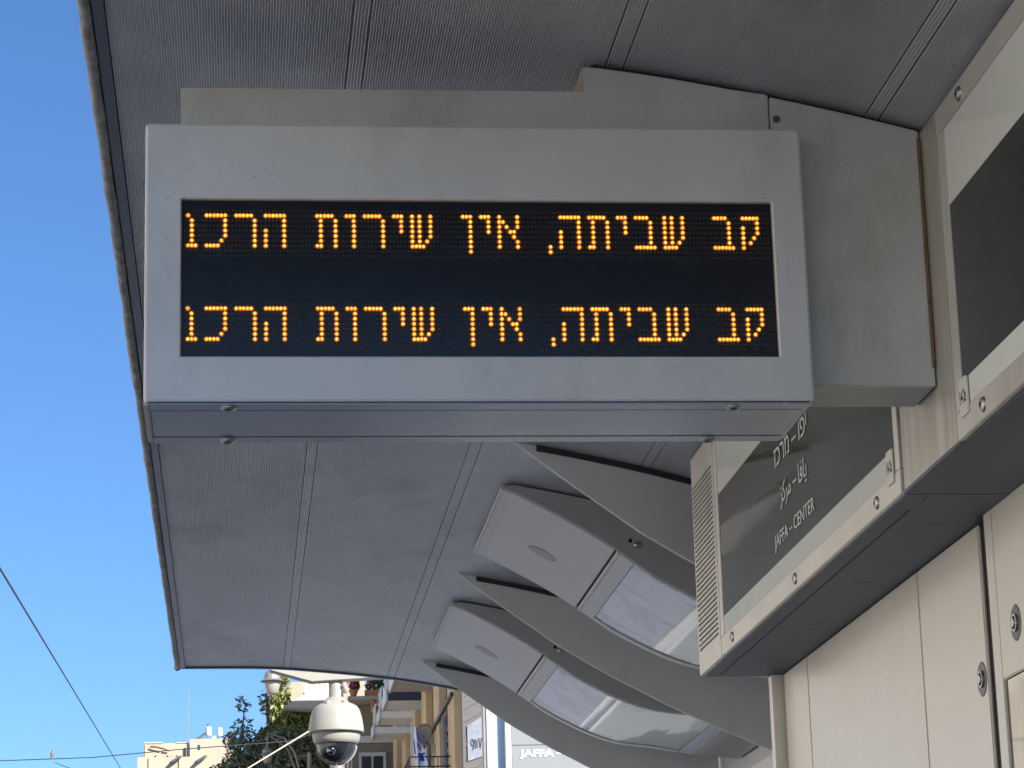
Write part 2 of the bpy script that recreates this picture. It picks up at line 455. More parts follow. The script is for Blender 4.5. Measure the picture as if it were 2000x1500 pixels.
# ribs
RIB = [(.962, 3.782), (1.0, 3.752), (1.06, 3.706), (1.17, 3.622), (1.3, 3.528), (1.4, 3.455), (1.53, 3.376), (1.65, 3.307), (1.75, 3.255), (1.86, 3.196), (1.98, 3.139), (2.1, 3.083), (2.2, 3.04), (2.28, 3.004), (2.52, 2.93)]
xs = [2.52 - (2.52 - .962) * i / 24 for i in range(25)]
rib_poly = RIB + [(x, can(x) - 0.0035) for x in xs[:-1]]
rib = None
for k, y in enumerate((8.948, 11.379, 13.805)):
    if rib is None:
        rib = MB().prism(rib_poly, 0, 0.022).build('rib', 'rib_paint', sh, bevel=0.0025)
        rib.location.y += y
    else:
        c = rib.copy(); COL.objects.link(c); c.location.y += y - 8.948
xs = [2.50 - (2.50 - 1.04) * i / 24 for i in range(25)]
shade_strip = MB().prism([(x, can(x) - 0.024) for x in reversed(xs)] + [(x, can(x) - 0.0032) for x in xs], -0.006, 0.028).build('rib_shade_strip', 'dark_gap', sh)  # dark strip painting the shadow line between rib and canopy
shade_strip.location.y += 8.948
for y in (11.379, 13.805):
    c = shade_strip.copy(); COL.objects.link(c); c.location.y += y - 8.948
# back wall, its unseen near run lengthened to keep the sun out
box('back_wall', (2.53, -8.0, 0.3), (2.60, 14.35, 3.4), 'rib_paint', sh)
box('back_beam', (2.36, 8.8, 2.86), (2.528, 14.35, 3.0), 'fixture_under', sh)

# ------------------------------------------------------------------ light fixtures under the canopy
FX = [(.985, 3.755), (1.03, 3.738), (1.07, 3.7165), (1.18, 3.658), (1.30, 3.587), (1.39, 3.527), (1.46, 3.476), (1.53, 3.424), (1.61, 3.379), (1.70, 3.332), (1.78, 3.296), (1.87, 3.264), (1.96, 3.249), (2.05, 3.240), (2.15, 3.222), (2.26, 3.204), (2.51, 3.176)]
def fx(x):
    for (a, za), (b, zb) in zip(FX, FX[1:]):
        if x <= b: return za + (zb - za) * (x - a) / (b - a)
    return FX[-1][1]
def fx_run(x0, x1, k=10): return [x0 + (x1 - x0) * i / k for i in range(k + 1)]
YA, YB = 9.56, 10.785
lf = thing('ceiling_light', (1.7, (YA + YB) / 2, 3.2), 'grey ceiling light box with milky panel, nearer one, beside the station name sign', 'light fixture', 'curved light boxes under the canopy')
top = [(x, can(x) - 0.008) for x in fx_run(2.51, 1.03, 24)]
end = [(1.005, can(1.0) - 0.012), (0.992, can(1.0) - 0.018)]
MB().prism([(x, fx(x) + 0.0) for x in fx_run(.985, 2.51, 26)] + top + end, YA, YA + 0.02).build('side_plate', 'fixture_side', lf, bevel=0.002)
MB().prism([(x, fx(x) + 0.004) for x in fx_run(.985, 2.51, 26)] + top + end, YB - 0.02, YB).build('side_plate', 'fixture_side', lf)
def shell(name, x0, x1, y0, y1, dz, th, m, bevel=0, smooth=False, k=10):
    xs = fx_run(x0, x1, k)
    p = [(x, fx(x) + dz) for x in xs] + [(x, fx(x) + dz + th) for x in reversed(xs)]
    return MB().prism(p, y0, y1).build(name, m, lf, bevel)
shell('end_cover', .984, 1.396, YA + 0.0225, YB - 0.001, -0.003, 0.02, 'fixture_under', 0.002)
MB().prism([(.984, 3.752), (.976, 3.757), (.980, 3.772), (.990, 3.772)], YA + 0.0225, YB - 0.001).build('lit_end_edge', 'white_post', lf, bevel=0.002)  # white colour paints the light on the rounded end
shell('joint_gap', 1.398, 1.406, YA + 0.0225, YB - 0.001, 0.004, 0.01, 'dark_gap')
shell('joint_edge', 1.406, 1.4115, YA + 0.0225, YB - 0.001, -0.0065, 0.02, 'white_post')
shell('frame_strip', 1.413, 1.466, YA + 0.0225, YB - 0.001, -0.003, 0.02, 'fixture_under', 0.001)
shell('frame_rail', 1.468, 2.205, YA + 0.0225, YA + 0.055, -0.003, 0.02, 'fixture_under', 0.001)
shell('frame_rail', 1.468, 2.205, YB - 0.055, YB - 0.001, -0.003, 0.02, 'fixture_under', 0.001)
shell('diffuser', 1.47, 2.203, YA + 0.058, YB - 0.058, 0.003, 0.008, 'diffuser', k=16)
shell('frame_strip', 2.207, 2.26, YA + 0.0225, YB - 0.001, -0.003, 0.02, 'blue_post', 0.001)
shell('joint_edge', 2.2615, 2.267, YA + 0.0225, YB - 0.001, -0.0065, 0.02, 'white_post')
shell('back_cover', 2.269, 2.51, YA + 0.0225, YB - 0.001, -0.003, 0.02, 'fixture_under')
sx, sz = 1.2, fx(1.2)
slope = math.atan2(fx(1.25) - fx(1.15), 0.1)
dd = MB()
V = []; 
for j in range(28):
    w = 2 * math.pi * j / 28
    a, b = 0.056 * math.cos(w), 0.056 * math.sin(w)
    V.append((sx + a * math.cos(slope), 10.24 + b, sz + a * math.sin(slope) - 0.0045))
dd.add(V, [tuple(range(28))])
dd.build('access_disc', 'disc_grey', lf)
V2 = []
for r_ in (0.056, 0.0595):
    for j in range(28):
        w = 2 * math.pi * j / 28
        a, b = r_ * math.cos(w), r_ * math.sin(w)
        V2.append((sx + a * math.cos(slope), 10.24 + b, sz + a * math.sin(slope) - 0.0042))
MB().add(V2, [(j, (j+1) % 28, 28 + (j+1) % 28, 28 + j) for j in range(28)]).build('disc_rim', 'dark_gap', lf)
MB().lathe([(0.003, 0), (0.011, 0.001), (0.0125, 0.006), (0.0125, 0.012)], (1.475, YA - 0.012, 3.535), 16, 'y').build('bolt', 'steel_bright', lf, smooth=True)
MB().lathe([(0.0005, 0), (0.008, 0.0)], (1.452, YA - 0.0008, 3.552), 12, 'y').build('bolt_hole', 'dark_gap', lf)
lf2 = copy_tree(lf)
lf2.location.y += 2.431
lf2['label'] = 'grey ceiling light box with milky panel, farther one, at the end of the canopy'

# ------------------------------------------------------------------ LED display
XL, XR, ZB, ZT, YD, YE = -0.195, 1.2325, 3.004, 3.6245, 5.4, 5.745
led = thing('led_display', (0.52, 5.57, 3.0), 'grey box display with two rows of amber Hebrew lettering on a black screen', 'display')
SX0, SX1, SZ0, SZ1 = -0.1176, 1.1602, 3.1046, 3.4525
bm = bmesh.new()                               # front plate with a window
def ring(x0, x1, z0, z1, r, y, k=5):
    out = []
    for cx, cz, a0 in ((x1 - r, z1 - r, 0), (x0 + r, z1 - r, 90), (x0 + r, z0 + r, 180), (x1 - r, z0 + r, 270)):
        for i in range(k + 1):
            a = R(a0 + 90 * i / k)
            out.append((cx + r * math.cos(a), y, cz + r * math.sin(a)))
    return out
rings = [ring(XL, XR, ZB, ZT, 0.008, YE), ring(XL, XR, ZB, ZT, 0.008, YD + 0.006), ring(XL + .0015, XR - .0015, ZB + .0015, ZT - .0015, 0.008, YD + 0.0018), ring(XL + .006, XR - .006, ZB + .006, ZT - .006, 0.006, YD),
         ring(SX0 - .004, SX1 + .004, SZ0 - .004, SZ1 + .004, 0.003, YD), ring(SX0 - .001, SX1 + .001, SZ0 - .001, SZ1 + .001, 0.002, YD + 0.002), ring(SX0, SX1, SZ0, SZ1, 0.002, YD + 0.012)]
mb = MB(); nn = len(rings[0])
for r_ in rings: mb.v += r_
for k in range(len(rings) - 1):
    mb.f += [(k*nn+i, k*nn+(i+1) % nn, (k+1)*nn+(i+1) % nn, (k+1)*nn+i) for i in range(nn)]
mb.f.append(tuple(range(nn)))
mb.build('housing', 'display_paint', led)
scr = box('screen', (SX0 + .0005, YD + 0.0095, SZ0 + .0005), (SX1 - .0005, YD + 0.016, SZ1 - .0005), 'screen_black', led)
scr['label'] = 'black LED matrix screen'
# underside
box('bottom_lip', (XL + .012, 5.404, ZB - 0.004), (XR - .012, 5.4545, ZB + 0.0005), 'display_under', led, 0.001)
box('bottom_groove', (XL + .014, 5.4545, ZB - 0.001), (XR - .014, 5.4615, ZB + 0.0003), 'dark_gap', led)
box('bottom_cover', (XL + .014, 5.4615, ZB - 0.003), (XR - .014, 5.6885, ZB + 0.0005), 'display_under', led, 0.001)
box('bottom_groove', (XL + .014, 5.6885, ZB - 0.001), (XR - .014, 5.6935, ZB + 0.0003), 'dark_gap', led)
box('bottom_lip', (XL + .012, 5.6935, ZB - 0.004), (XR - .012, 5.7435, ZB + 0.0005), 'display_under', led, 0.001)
box('front_edge_line', (XL + .01, YD + 0.0022, ZB - 0.0006), (XR - .01, YD + 0.0036, ZB + 0.003), 'dark_gap', led)
box('lit_side_edge', (XL - .001, 5.409, ZB - 0.0045), (XL + .0115, 5.74, ZB + 0.002), 'white_post', led, 0.002)  # white strip painting street light caught along the left edge
for x, y in ((-0.017, 5.43), (1.06, 5.43), (-0.020, 5.722), (1.055, 5.722)):
    la = MB().lathe([(0.0165, 0), (0.0165, -0.003), (0.0145, -0.0055), (0.012, -0.0055), (0.0105, -0.0035), (0.0005, -0.0035)], (x, y, ZB - 0.004), 24).build('latch', 'steel_bright', led, smooth=False)
    MB().box((x - .006, y - .0016, ZB - 0.0084), (x + .006, y + .0016, ZB - 0.0074)).box((x - .0016, y - .0058, ZB - 0.0083), (x + .0016, y - .0017, ZB - 0.0075)).build('latch_slot', 'dark_gap', la)
# glyphs as (column, row) cells: row 0 is the top
def V_(c, a, b): return [(c, r) for r in range(a, b + 1)]
def H_(r, a, b): return [(c, r) for c in range(a, b + 1)]
G = {
 'nun': [(0, 0)] + V_(1, 1, 5) + H_(6, 0, 2),
 'kaf': H_(0, 0, 5) + V_(5, 1, 4) + [(4, 5)] + H_(6, 0, 3),
 'resh': H_(0, 0, 4) + V_(5, 1, 6),
 'he': H_(0, 0, 5) + V_(5, 1, 6),
 'he_leg': V_(0, 3, 6),
 'tav': H_(0, 0, 4) + V_(5, 1, 6) + V_(1, 1, 5) + H_(6, 0, 1),
 'vav': H_(0, 0, 2) + V_(2, 1, 6),
 'yod': H_(0, 0, 2) + V_(2, 1, 3),
 'shin': V_(0, 0, 5) + V_(2, 0, 5) + V_(5, 0, 4) + [(4, 5)] + H_(6, 0, 3),
 'finalnun': H_(0, 0, 2) + V_(2, 1, 7),
 'alef': V_(0, 0, 6) + V_(5, 0, 2) + [(1, 1), (2, 2), (3, 3), (4, 3), (4, 4), (5, 5), (5, 6)],
 'comma': [(0, 6), (0, 7)],
 'bet': H_(0, 0, 3) + V_(4, 1, 5) + H_(6, 0, 5),
 'kuf': H_(0, 0, 4) + V_(4, 1, 3) + [(3, 4), (2, 5)] + V_(0, 2, 6),
}
LINE = [('nun', 0), ('kaf', 5), ('resh', 13), ('he', 21), ('he_leg', 21), ('tav', 35), ('vav', 43), ('resh', 48), ('yod', 56), ('shin', 61),
        ('finalnun', 75), ('yod', 80), ('alef', 85), ('comma', 99), ('he', 102), ('he_leg', 102), ('tav', 110), ('yod', 118), ('bet', 123), ('shin', 131), ('bet', 145), ('kuf', 153)]
PX, PZ = 0.007846, 0.01127
YS = YD + 0.0095
def led_xy(c, r, z0): return (-0.1037 + c * PX, z0 - r * PZ)
ROWS = (3.4187, 3.2115)
lit = set()
for li, z0 in enumerate(ROWS):
    halo = MB()
    for g, c0 in LINE:
        core = MB()
        for c, r in G[g]:
            lit.add((li, c0 + c, r))
            x, z = led_xy(c0 + c, r, z0)
            k = 10
            V = [(x + 0.0058 * math.cos(2*math.pi*j/k), YS - 0.0002, z + 0.0058 * math.sin(2*math.pi*j/k)) for j in range(k)] + [(x, YS - 0.0022, z)]
            halo.add(V, [(j, (j+1) % k, k) for j in range(k)])  # faint glowing cone stands in for the halo of each lit LED
            V = []
            for rr, yy in ((0.0031, 0.0010), (0.0031, 0.0028), (0.0019, 0.0040)):
                V += [(x + rr * math.cos(2*math.pi*j/k), YS - yy, z + rr * math.sin(2*math.pi*j/k)) for j in range(k)]
            core.add(V, [(a*k+j, a*k+(j+1) % k, (a+1)*k+(j+1) % k, (a+1)*k+j) for a in range(2) for j in range(k)] + [tuple(range(2*k, 3*k))])
        o = core.build('led_letter', 'led_on', scr)
    tag(halo.build('led_halo_cones', 'led_halo', scr), kind='stuff')
for li, z0 in enumerate(ROWS):
    off = MB()
    for c in range(-1, 161):
        for r in range(-1, 9):
            if (li, c, r) in lit: continue
            x, z = led_xy(c, r, z0); k = 6
            off.add([(x + 0.0025 * math.cos(2*math.pi*j/k), YS - 0.0003, z + 0.0025 * math.sin(2*math.pi*j/k)) for j in range(k)] + [(x, YS - 0.0022, z)], [(j, (j+1) % k, k) for j in range(k)])
    tag(off.build('unlit_led_grid', 'led_off', scr), kind='stuff')

# ------------------------------------------------------------------ bracket carrying the display
YB0, YB1 = 5.483, 5.663
br = thing('mounting_bracket', (1.37, 5.57, 3.06), 'stepped grey steel bracket holding the LED display to the canopy and sign wall', 'bracket')
MB().prism([(-.1226, 3.60), (1.184, 3.60), (1.184, 3.7375)] + [(x, can(x) - 0.012) for x in (1.1, 1.0, .9, .8)] + [(.768, can(.768) - .014), (.768, 3.7397), (-.1226, 3.7397)], YB0, YB1).build('beam', 'bracket_paint', br, bevel=0.003)
MB().prism([(1.1865, 3.0585), (1.5225, 3.0585), (1.5225, can(1.52) - 0.012)] + [(x, can(x) - 0.012) for x in (1.45, 1.35, 1.25)] + [(1.1865, can(1.1865) - 0.0125)], YB0 - 0.0015, YB1).build('plate', 'bracket_paint', br, bevel=0.003)
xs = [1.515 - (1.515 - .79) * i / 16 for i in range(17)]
MB().prism([(x, can(x) - 0.0125) for x in reversed(xs)] + [(x, can(x) - 0.003) for x in xs], YB0 + 0.012, YB1 - 0.01).build('top_shade_strip', 'dark_gap', br)  # dark strip painting the shadow above the bracket
box('return_plate', (.7665, YB0 + 0.004, 3.741), (.7675, YB1 - 0.002, 3.800), 'rusty_return', br)
MB().lathe([(0.0005, -0.004), (0.006, -0.004), (0.0085, -0.002), (0.0085, 0.002)], (1.2, YB0 - 0.002, 3.677), 14, 'y').build('screw', 'lock_ring', br)
box('weld_seam', (1.5165, YB0 - 0.007, 3.10), (1.524, YB0 - 0.0018, 3.635), 'weld_rust', br, 0.002)

# ------------------------------------------------------------------ signs along the cabinet wall (face towards -X at X = 1.525)
XW = 1.525
def on_wall(y_left, z0, proud):               # text maps: reading direction runs towards -Y
    return lambda u, v, d: Vector((XW - proud - d, y_left - u, z0 + v))
def wall_text(name, body, y_left, y_right, z0, z1, m, parent, proud=0.003, offset=0.0, ext=0.0006):
    me = text_mesh(body, 0.1, ext, offset)
    if not len(me.vertices): return None
    fit_text(me, on_wall(y_left, z0, proud), y_left - y_right, z1 - z0)
    letters(me, m, parent)
def sign(y0, y1, label, near):
    s = thing('station_sign', (XW + 0.13, (y0 + y1) / 2, 2.9), label, 'sign', 'illuminated sign boxes along the cabinet wall')
    box('casing', (XW + 0.003, y0 + .001, 2.904), (1.85, y1 - .001, 3.64), 'sign_under', s)
    gy1 = y1 - (0.0 if near else 0.405)        # glazed part ends before the loudspeaker grille
    box('lower_rail', (XW - 0.003, y0, 2.899), (XW + 0.012, gy1, 2.957), 'sign_frame', s, 0.0015)
    box('upper_rail', (XW - 0.003, y0, 3.583), (XW + 0.012, gy1, 3.640), 'sign_frame', s, 0.0015)
    box('stile', (XW - 0.0028, y0, 2.958), (XW + 0.012, y0 + 0.042, 3.582), 'sign_frame', s, 0.0015)
    box('stile', (XW - 0.0028, gy1 - 0.055, 2.958), (XW + 0.012, gy1, 3.582), 'sign_frame', s, 0.0015)
    a, b = y0 + 0.043, gy1 - 0.056
    g = box('glass', (XW - 0.0005, a, 3.017), (XW + 0.01, b, 3.408), 'dark_glass' if near else 'dark_glass_sheen', s)
    box('frosted_strip', (XW - 0.001, a, 2.958), (XW + 0.01, b, 3.0165), 'frosted_band', s)
    box('frosted_strip', (XW - 0.001, a, 3.4085), (XW + 0.01, b, 3.582), 'frosted_band', s)
    return s, g
s1, g1 = sign(5.838, 8.595, 'station name sign reading Jaffa Center in three scripts, left of the cover plate', False)
s2, g2 = sign(-2.0, 5.336, 'blank dark glass sign at the right edge of the photo, beside the display bracket', True)
def screws(s, ys, z=2.927):
    for y in ys:
        o = MB().lathe([(0.0005, -0.0075), (0.010, -0.0075), (0.0155, -0.004), (0.017, 0.0)], (XW - 0.003, y, z), 18, 'x').build('screw', 'steel_bright', s, smooth=False)
        MB().lathe([(0.0005, -0.0082), (0.0055, -0.0082), (0.0055, -0.007)], (XW - 0.003, y, z), 6, 'x').build('socket', 'dark_gap', o)
screws(s1, (7.994, 7.035, 6.07)); screws(s2, (5.131, 4.2, 3.2)); screws(s2, (5.139,), 3.609)
def plate(s, yc):
    p = MB()
    z0, z1, w, r = 2.937, 3.018, 0.030, 0.006
    pts = []
    for cy, cz, a0 in ((yc + w - r, z1 - r, 0), (yc - w + r, z1 - r, 90), (yc - w + r, z0 + r, 180), (yc + w - r, z0 + r, 270)):
        for i in range(5):
            a = R(a0 + 22.5 * i); pts.append((cy + r * math.cos(a), cz + r * math.sin(a)))
    o = p.prism(pts, XW - 0.0075, XW - 0.0035, 'yz').build('number_plate', 'label_white', s)
    wall_text('plate_number', '14-2s', yc + 0.0235, yc - 0.0235, 2.964, 2.994, 'black_ink', o, proud=0.0078, offset=0.0006, ext=0.0003)
plate(s1, 5.917); plate(s2, 5.262)
# lettering on the glass
wall_text('lettering', 'JAFFA \u2013 CENTER', 7.287, 6.752, 3.047, 3.097, 'white_letter', g1)
wall_text('lettering', '\uFEB0\uFEDB\uFEAE\uFEE3 \u2013 \uFE8E\uFED3\uFE8E\uFEF3', 7.178, 6.822, 3.150, 3.226, 'white_letter', g1)
wall_text('lettering', '\u05D6\u05DB\u05E8\u05DE \u2013 \u05D5\u05E4\u05D9', 7.235, 6.79, 3.283, 3.335, 'white_letter', g1)
# loudspeaker grille at the far end of the first sign
gr = box('speaker_grille', (XW - 0.004, 8.192, 2.8975), (XW + 0.012, 8.597, 3.628), 'sign_frame', s1, 0.001)
hol = MB()
for i in range(34):
    z = 3.522 - i * 0.0165
    for j in range(25):
        y = 8.222 + j * 0.0148 + (0.0074 if i % 2 else 0)
        if y > 8.58: continue
        k = 6
        hol.add([(XW - 0.0046, y + 0.0052 * math.cos(2*math.pi*q/k), z + 0.0052 * math.sin(2*math.pi*q/k)) for q in range(k)], [tuple(range(k))])
tag(hol.build('grille_holes', 'dark_gap', gr), kind='stuff')
cp = thing('cover_plate', (XW + 0.1, 5.59, 2.9), 'plain brushed metal cover plate between the two signs, where the bracket meets', 'cover plate')
box('face', (XW + 0.0008, 5.352, 2.9005), (XW + 0.03, 5.822, 3.65), 'cover_plate', cp, 0.002)
box('core', (XW + 0.034, 5.3375, 2.91), (1.85, 5.8365, 3.65), 'sign_under', cp)
box('seam', (XW + 0.006, 5.8225, 2.903), (XW + 0.02, 5.8365, 3.64), 'dark_gap', cp)
box('seam', (XW + 0.006, 5.3375, 2.903), (XW + 0.02, 5.3515, 3.64), 'cover_plate', cp)
# soffit under the sign boxes
sf = thing('sign_soffit', (1.68, 3.3, 2.89), 'dark grey flat soffit panel under the sign boxes above the cream cabinets', 'soffit')
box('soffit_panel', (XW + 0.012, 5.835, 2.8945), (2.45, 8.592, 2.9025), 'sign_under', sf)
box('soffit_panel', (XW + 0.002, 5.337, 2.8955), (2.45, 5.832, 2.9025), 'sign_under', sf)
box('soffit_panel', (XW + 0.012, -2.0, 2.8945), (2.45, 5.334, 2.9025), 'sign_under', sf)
for y in (6.146, 6.899, 7.55, 8.3):
    V = []
    for r_, zz in ((0.036, 2.8940), (0.033, 2.8938), (0.033, 2.8943)):
        V += [(1.68 + r_ * math.cos(2*math.pi*j/24), y + r_ * math.sin(2*math.pi*j/24), zz) for j in range(24)]
    MB().add(V, [(a*24+j, a*24+(j+1) % 24, (a+1)*24+(j+1) % 24, (a+1)*24+j) for a in range(2) for j in range(24)]).build('blank_cap', 'lock_ring', sf)
box('service_slot', (1.58, 6.0, 2.8935), (1.583, 8.55, 2.8944), 'dark_gap', sf)
box('service_slot', (1.585, 5.86, 2.8935), (1.588, 5.90, 2.8944), 'dark_gap', sf)

# ------------------------------------------------------------------ cabinets below the signs
cb = thing('cream_cabinet', (2.1, 7.35, 0.3), 'tall cream painted metal cabinet under the station name sign, with flush doors', 'cabinet')
box('carcass', (1.80, 6.10, 0.3), (2.45, 8.545, 2.893), 'dark_gap', cb)
DO = (('door', 8.172, 8.535), ('door', 6.763, 8.165), ('door', 6.165, 6.756))
for nme, a, b in DO:
    box(nme, (1.789, a, 0.34), (1.7995, b, 2.892), 'cabinet_paint', cb, 0.004)
box('corner_flange', (1.752, 8.553, 0.3), (1.80, 8.61, 2.893), 'cabinet_paint', cb, 0.003)
def lock(y, z, x, parent, s=1.0):
    o = MB().lathe([(0.0005, -0.001), (0.040 * s, -0.001), (0.044 * s, 0.0015)], (x, y, z), 28, 'x').build('lock', 'lock_ring', parent)
    MB().lathe([(0.016*s, -0.001), (0.016*s, -0.006), (0.0205*s, -0.006), (0.0205*s, -0.001)], (x, y, z), 22, 'x').build('lock_collar', 'steel_bright', o)
    MB().lathe([(0.0005, -0.0085), (0.010*s, -0.0085), (0.012*s, -0.002)], (x, y, z), 18, 'x').build('key_barrel', 'steel_bright', o)
lock(6.215, 2.522, 1.7885, cb)
cb2 = thing('poster_cabinet', (2.1, 4.0, 0.3), 'cream poster cabinet at the lower right corner, with a round lock above its mirror-like pane', 'cabinet')
box('carcass', (1.80, 1.0, 0.3), (2.45, 6.07, 2.93), 'dark_gap', cb2)
box('corner_post', (1.80, 6.072, 0.3), (2.2, 6.098, 2.88), 'lock_ring', cb2)
XC = 1.778
box('edge_strip', (XC, 6.005, 0.34), (1.7995, 6.07, 2.925), 'cabinet_paint', cb2, 0.002)
box('head_panel', (XC, 1.0, 2.488), (1.7995, 6.0035, 2.925), 'cabinet_paint', cb2, 0.003)
box('pane', (XC + 0.006, 1.0, 0.6), (1.7995, 6.0035, 2.485), 'mirror_glass', cb2)
lock(5.868, 2.600, XC - 0.0005, cb2)

# ------------------------------------------------------------------ dome camera and its arm
arm = thing('camera_arm', (0.5, 15.3, 3.9), 'post with a cream wedge-shaped head plate beyond the canopy end, above the dome camera', 'bracket')
MB().prism([(.178, 3.998), (.187, 3.965), (.426, 3.896), (.868, 3.919), (.93, 3.96), (.90, 4.06), (.2, 4.06)], 15.24, 15.345).build('wedge', 'plate_cream', arm, bevel=0.003)
MB().lathe([(0.09, 0.0), (0.09, 0.03), (0.05, 0.05), (0.046, 1.5), (0.042, 4.0)], (0.583, 15.62, 0), 20).build('post', 'lamp_metal', arm, smooth=False)
box('post_head', (.50, 15.346, 3.99), (.62, 15.67, 4.04), 'plate_cream', arm)
pz = thing('dome_camera', (0.567, 15.3, 3.42), 'white dome security camera hanging beyond the end of the canopy', 'security camera')
C0 = (0.567, 15.3, 0)
MB().lathe([(0.002, 3.915), (0.036, 3.905), (0.0405, 3.88), (0.0415, 3.80), (0.058, 3.79), (0.058, 3.775), (0.035, 3.77)], C0, 28).build('stem', 'ptz_white', pz, smooth=False)
MB().tube([(0.567 + 0.035, 15.27, 3.872), (0.567 + 0.055, 15.262, 3.866), (0.567 + 0.052, 15.262, 3.83)], 0.013, 8).build('hinge', 'ptz_white', pz, smooth=True)
MB().lathe([(0.02, 3.815), (0.052, 3.808), (0.078, 3.778), (0.098, 3.771), (0.122, 3.757), (0.137, 3.735), (0.149, 3.695), (0.157, 3.65), (0.160, 3.612), (0.160, 3.604), (0.154, 3.604), (0.150, 3.64)], C0, 48).build('sunshield', 'ptz_white', pz, smooth=True)
for a in (R(60), R(120), R(240), R(300)):
    x, y = 0.567 + 0.095 * math.cos(a), 15.3 + 0.095 * math.sin(a)
    MB().lathe([(0.02, 3.742), (0.02, 3.778), (0.012, 3.783), (0.001, 3.783)], (x, y, 0), 10).build('shield_lug', 'ptz_white', pz)
MB().lathe([(0.139, 3.625), (0.139, 3.588), (0.134, 3.562), (0.124, 3.541), (0.116, 3.538), (0.116, 3.55)], C0, 40).build('collar', 'ptz_white', pz, smooth=True)
prof = [(0.1145 * math.cos(R(a)), 3.538 + 0.1145 * math.sin(R(a))) for a in range(4, -90, -6)] + [(0.001, 3.538 - 0.1145)]
MB().lathe(prof, C0, 40).build('dome', 'ptz_dome', pz, smooth=True)
V = [(0.1165 * math.cos(R(a)), 3.537 + 0.1165 * math.sin(R(a))) for a in range(-4, -90, -6)]
t = MB().tube([(0.567 + x, 15.297, z) for x, z in V] , 0.0045, 6); t.tube([(0.567 - x, 15.297, z) for x, z in V], 0.0045, 6)
t.build('dome_band', 'ptz_white', pz, smooth=True)
MB().lathe([(0.001, -0.11), (0.022, -0.108), (0.028, -0.098), (0.028, -0.06)], (0.535, 15.3, 3.495), 16, 'y').build('lens', 'mirror_glass', pz, smooth=True)

# ------------------------------------------------------------------ station end panel with white letters
jp = thing('end_panel', (2.1, 17.05, 0.3), 'pale grey sunlit panel with raised white JAFFA lettering, behind the last canopy rib', 'sign')
box('edge_fin', (1.578, 17.0, 0.3), (1.594, 17.12, 4.35), 'lamp_metal', jp)
box('post', (1.5965, 16.99, 0.3), (1.659, 17.11, 4.35), 'white_post', jp, 0.003)
box('recess', (1.6595, 17.05, 0.3), (1.7165, 17.10, 4.35), 'blue_post', jp)
box('post', (1.717, 16.99, 0.3), (1.755, 17.11, 4.35), 'white_post', jp, 0.003)
box('panel', (1.7575, 17.0, 0.3), (2.75, 17.06, 3.7305), 'grey_panel', jp, 0.0015)
box('panel', (1.7575, 17.0, 3.7335), (2.75, 17.06, 4.35), 'grey_panel', jp, 0.0015)
me = text_mesh('JAFFA \u2013', 0.1, 0.001, 0.0035)
fit_text(me, lambda u, v, d: Vector((1.808 + u, 16.997 - d, 3.643 + v)), 0.285, 0.060)
letters(me, 'white_letter', jp.children[-2])

# ------------------------------------------------------------------ street buildings outside the picture that shade and light the stop
def block(name, x0, x1, y0, y1, h, face, m, label, group):
    """plain street house: walls, cornice, windows with sills on the side that faces the street"""
    t = thing(name, ((x0 + x1) / 2, (y0 + y1) / 2, 0), label, 'building', group)
    box('wall', (x0, y0, 0.0), (x1, y1, h), m, t)
    xf = x1 if face > 0 else x0
    box('cornice', (xf - 0.3, y0 + .02, h + 0.002), (xf + 0.3, y1 - .02, h + 0.45), m, t, 0.03)
    pane = sill = None
    z = 4.6
    while z + 2.2 < h:
        y = y0 + 1.8
        while y + 1.2 < y1:
            if pane is None:
                pane = box('window', (xf - 0.04, y, z), (xf + 0.03, y + 1.1, z + 1.8), 'window_dark', t)
                sill = box('window_sill', (xf - 0.1, y - 0.1, z - 0.14), (xf + 0.14, y + 1.2, z - 0.01), 'plaster_white', t)
                oy, oz = y, z; l0, l1 = pane.location.copy(), sill.location.copy()
            else:
                c = pane.copy(); COL.objects.link(c); c.location = l0 + Vector((0, y - oy, z - oz))
                c = sill.copy(); COL.objects.link(c); c.location = l1 + Vector((0, y - oy, z - oz))
            y += 3.1
        z += 3.4
    return t
GB = 'stone houses across the street, outside the picture'
block('stone_house', -25, -13.0, -46, -12, 10, 1, 'stone_pale', 'pale stone house across the street, behind the viewer', GB)
block('stone_house', -25, -13.2, -11.8, 20, 9, 1, 'stone_pale', 'pale stone house across the street, opposite the shelter', GB)
block('stone_house', -25, -12.9, 20.2, 52, 12.5, 1, 'stone_pale', 'pale stone house across the street, left of the frame beyond the shelter', GB)
block('stone_house', -25, -13.3, 52.2, 88, 19, 1, 'stone_pale', 'pale stone house across the street, farthest on the left', GB)

# ------------------------------------------------------------------ stone building with balconies on the right
FXX = 3.53
sb = thing('balcony_building', (6.0, 51, 0), 'warm stone apartment building with piers and stacked balconies, seen below the canopy end', 'building')
box('wall', (FXX, 40.6, 0), (10, 62, 13.5), 'stone_dull', sb)
for y in (42.1, 45.2, 48.3, 51.3, 54.3, 57.4):
    box('pier', (FXX - 0.14, y - 0.65, 0.0), (FXX - 0.001, y + 0.65, 13.4), 'stone_warm', sb, 0.02)
box('ledge', (FXX - 0.19, 41.5, 7.60), (FXX - 0.142, 48.2, 7.66), 'dark_iron', sb)
for y0, y1 in ((42.8, 44.5), (45.9, 47.6)):
    w = box('window', (FXX - 0.03, y0 + .1, 5.6), (FXX - 0.002, y1 - .1, 7.5), 'window_dark', sb)
    for k in range(10):
        MB().prism([(FXX - 0.10, 5.68 + k * .18), (FXX - 0.034, 5.74 + k * .18), (FXX - 0.034, 5.76 + k * .18), (FXX - 0.10, 5.70 + k * .18)], y0 + .12, y1 - .12).build('shutter_slat', 'stone_warm', w)
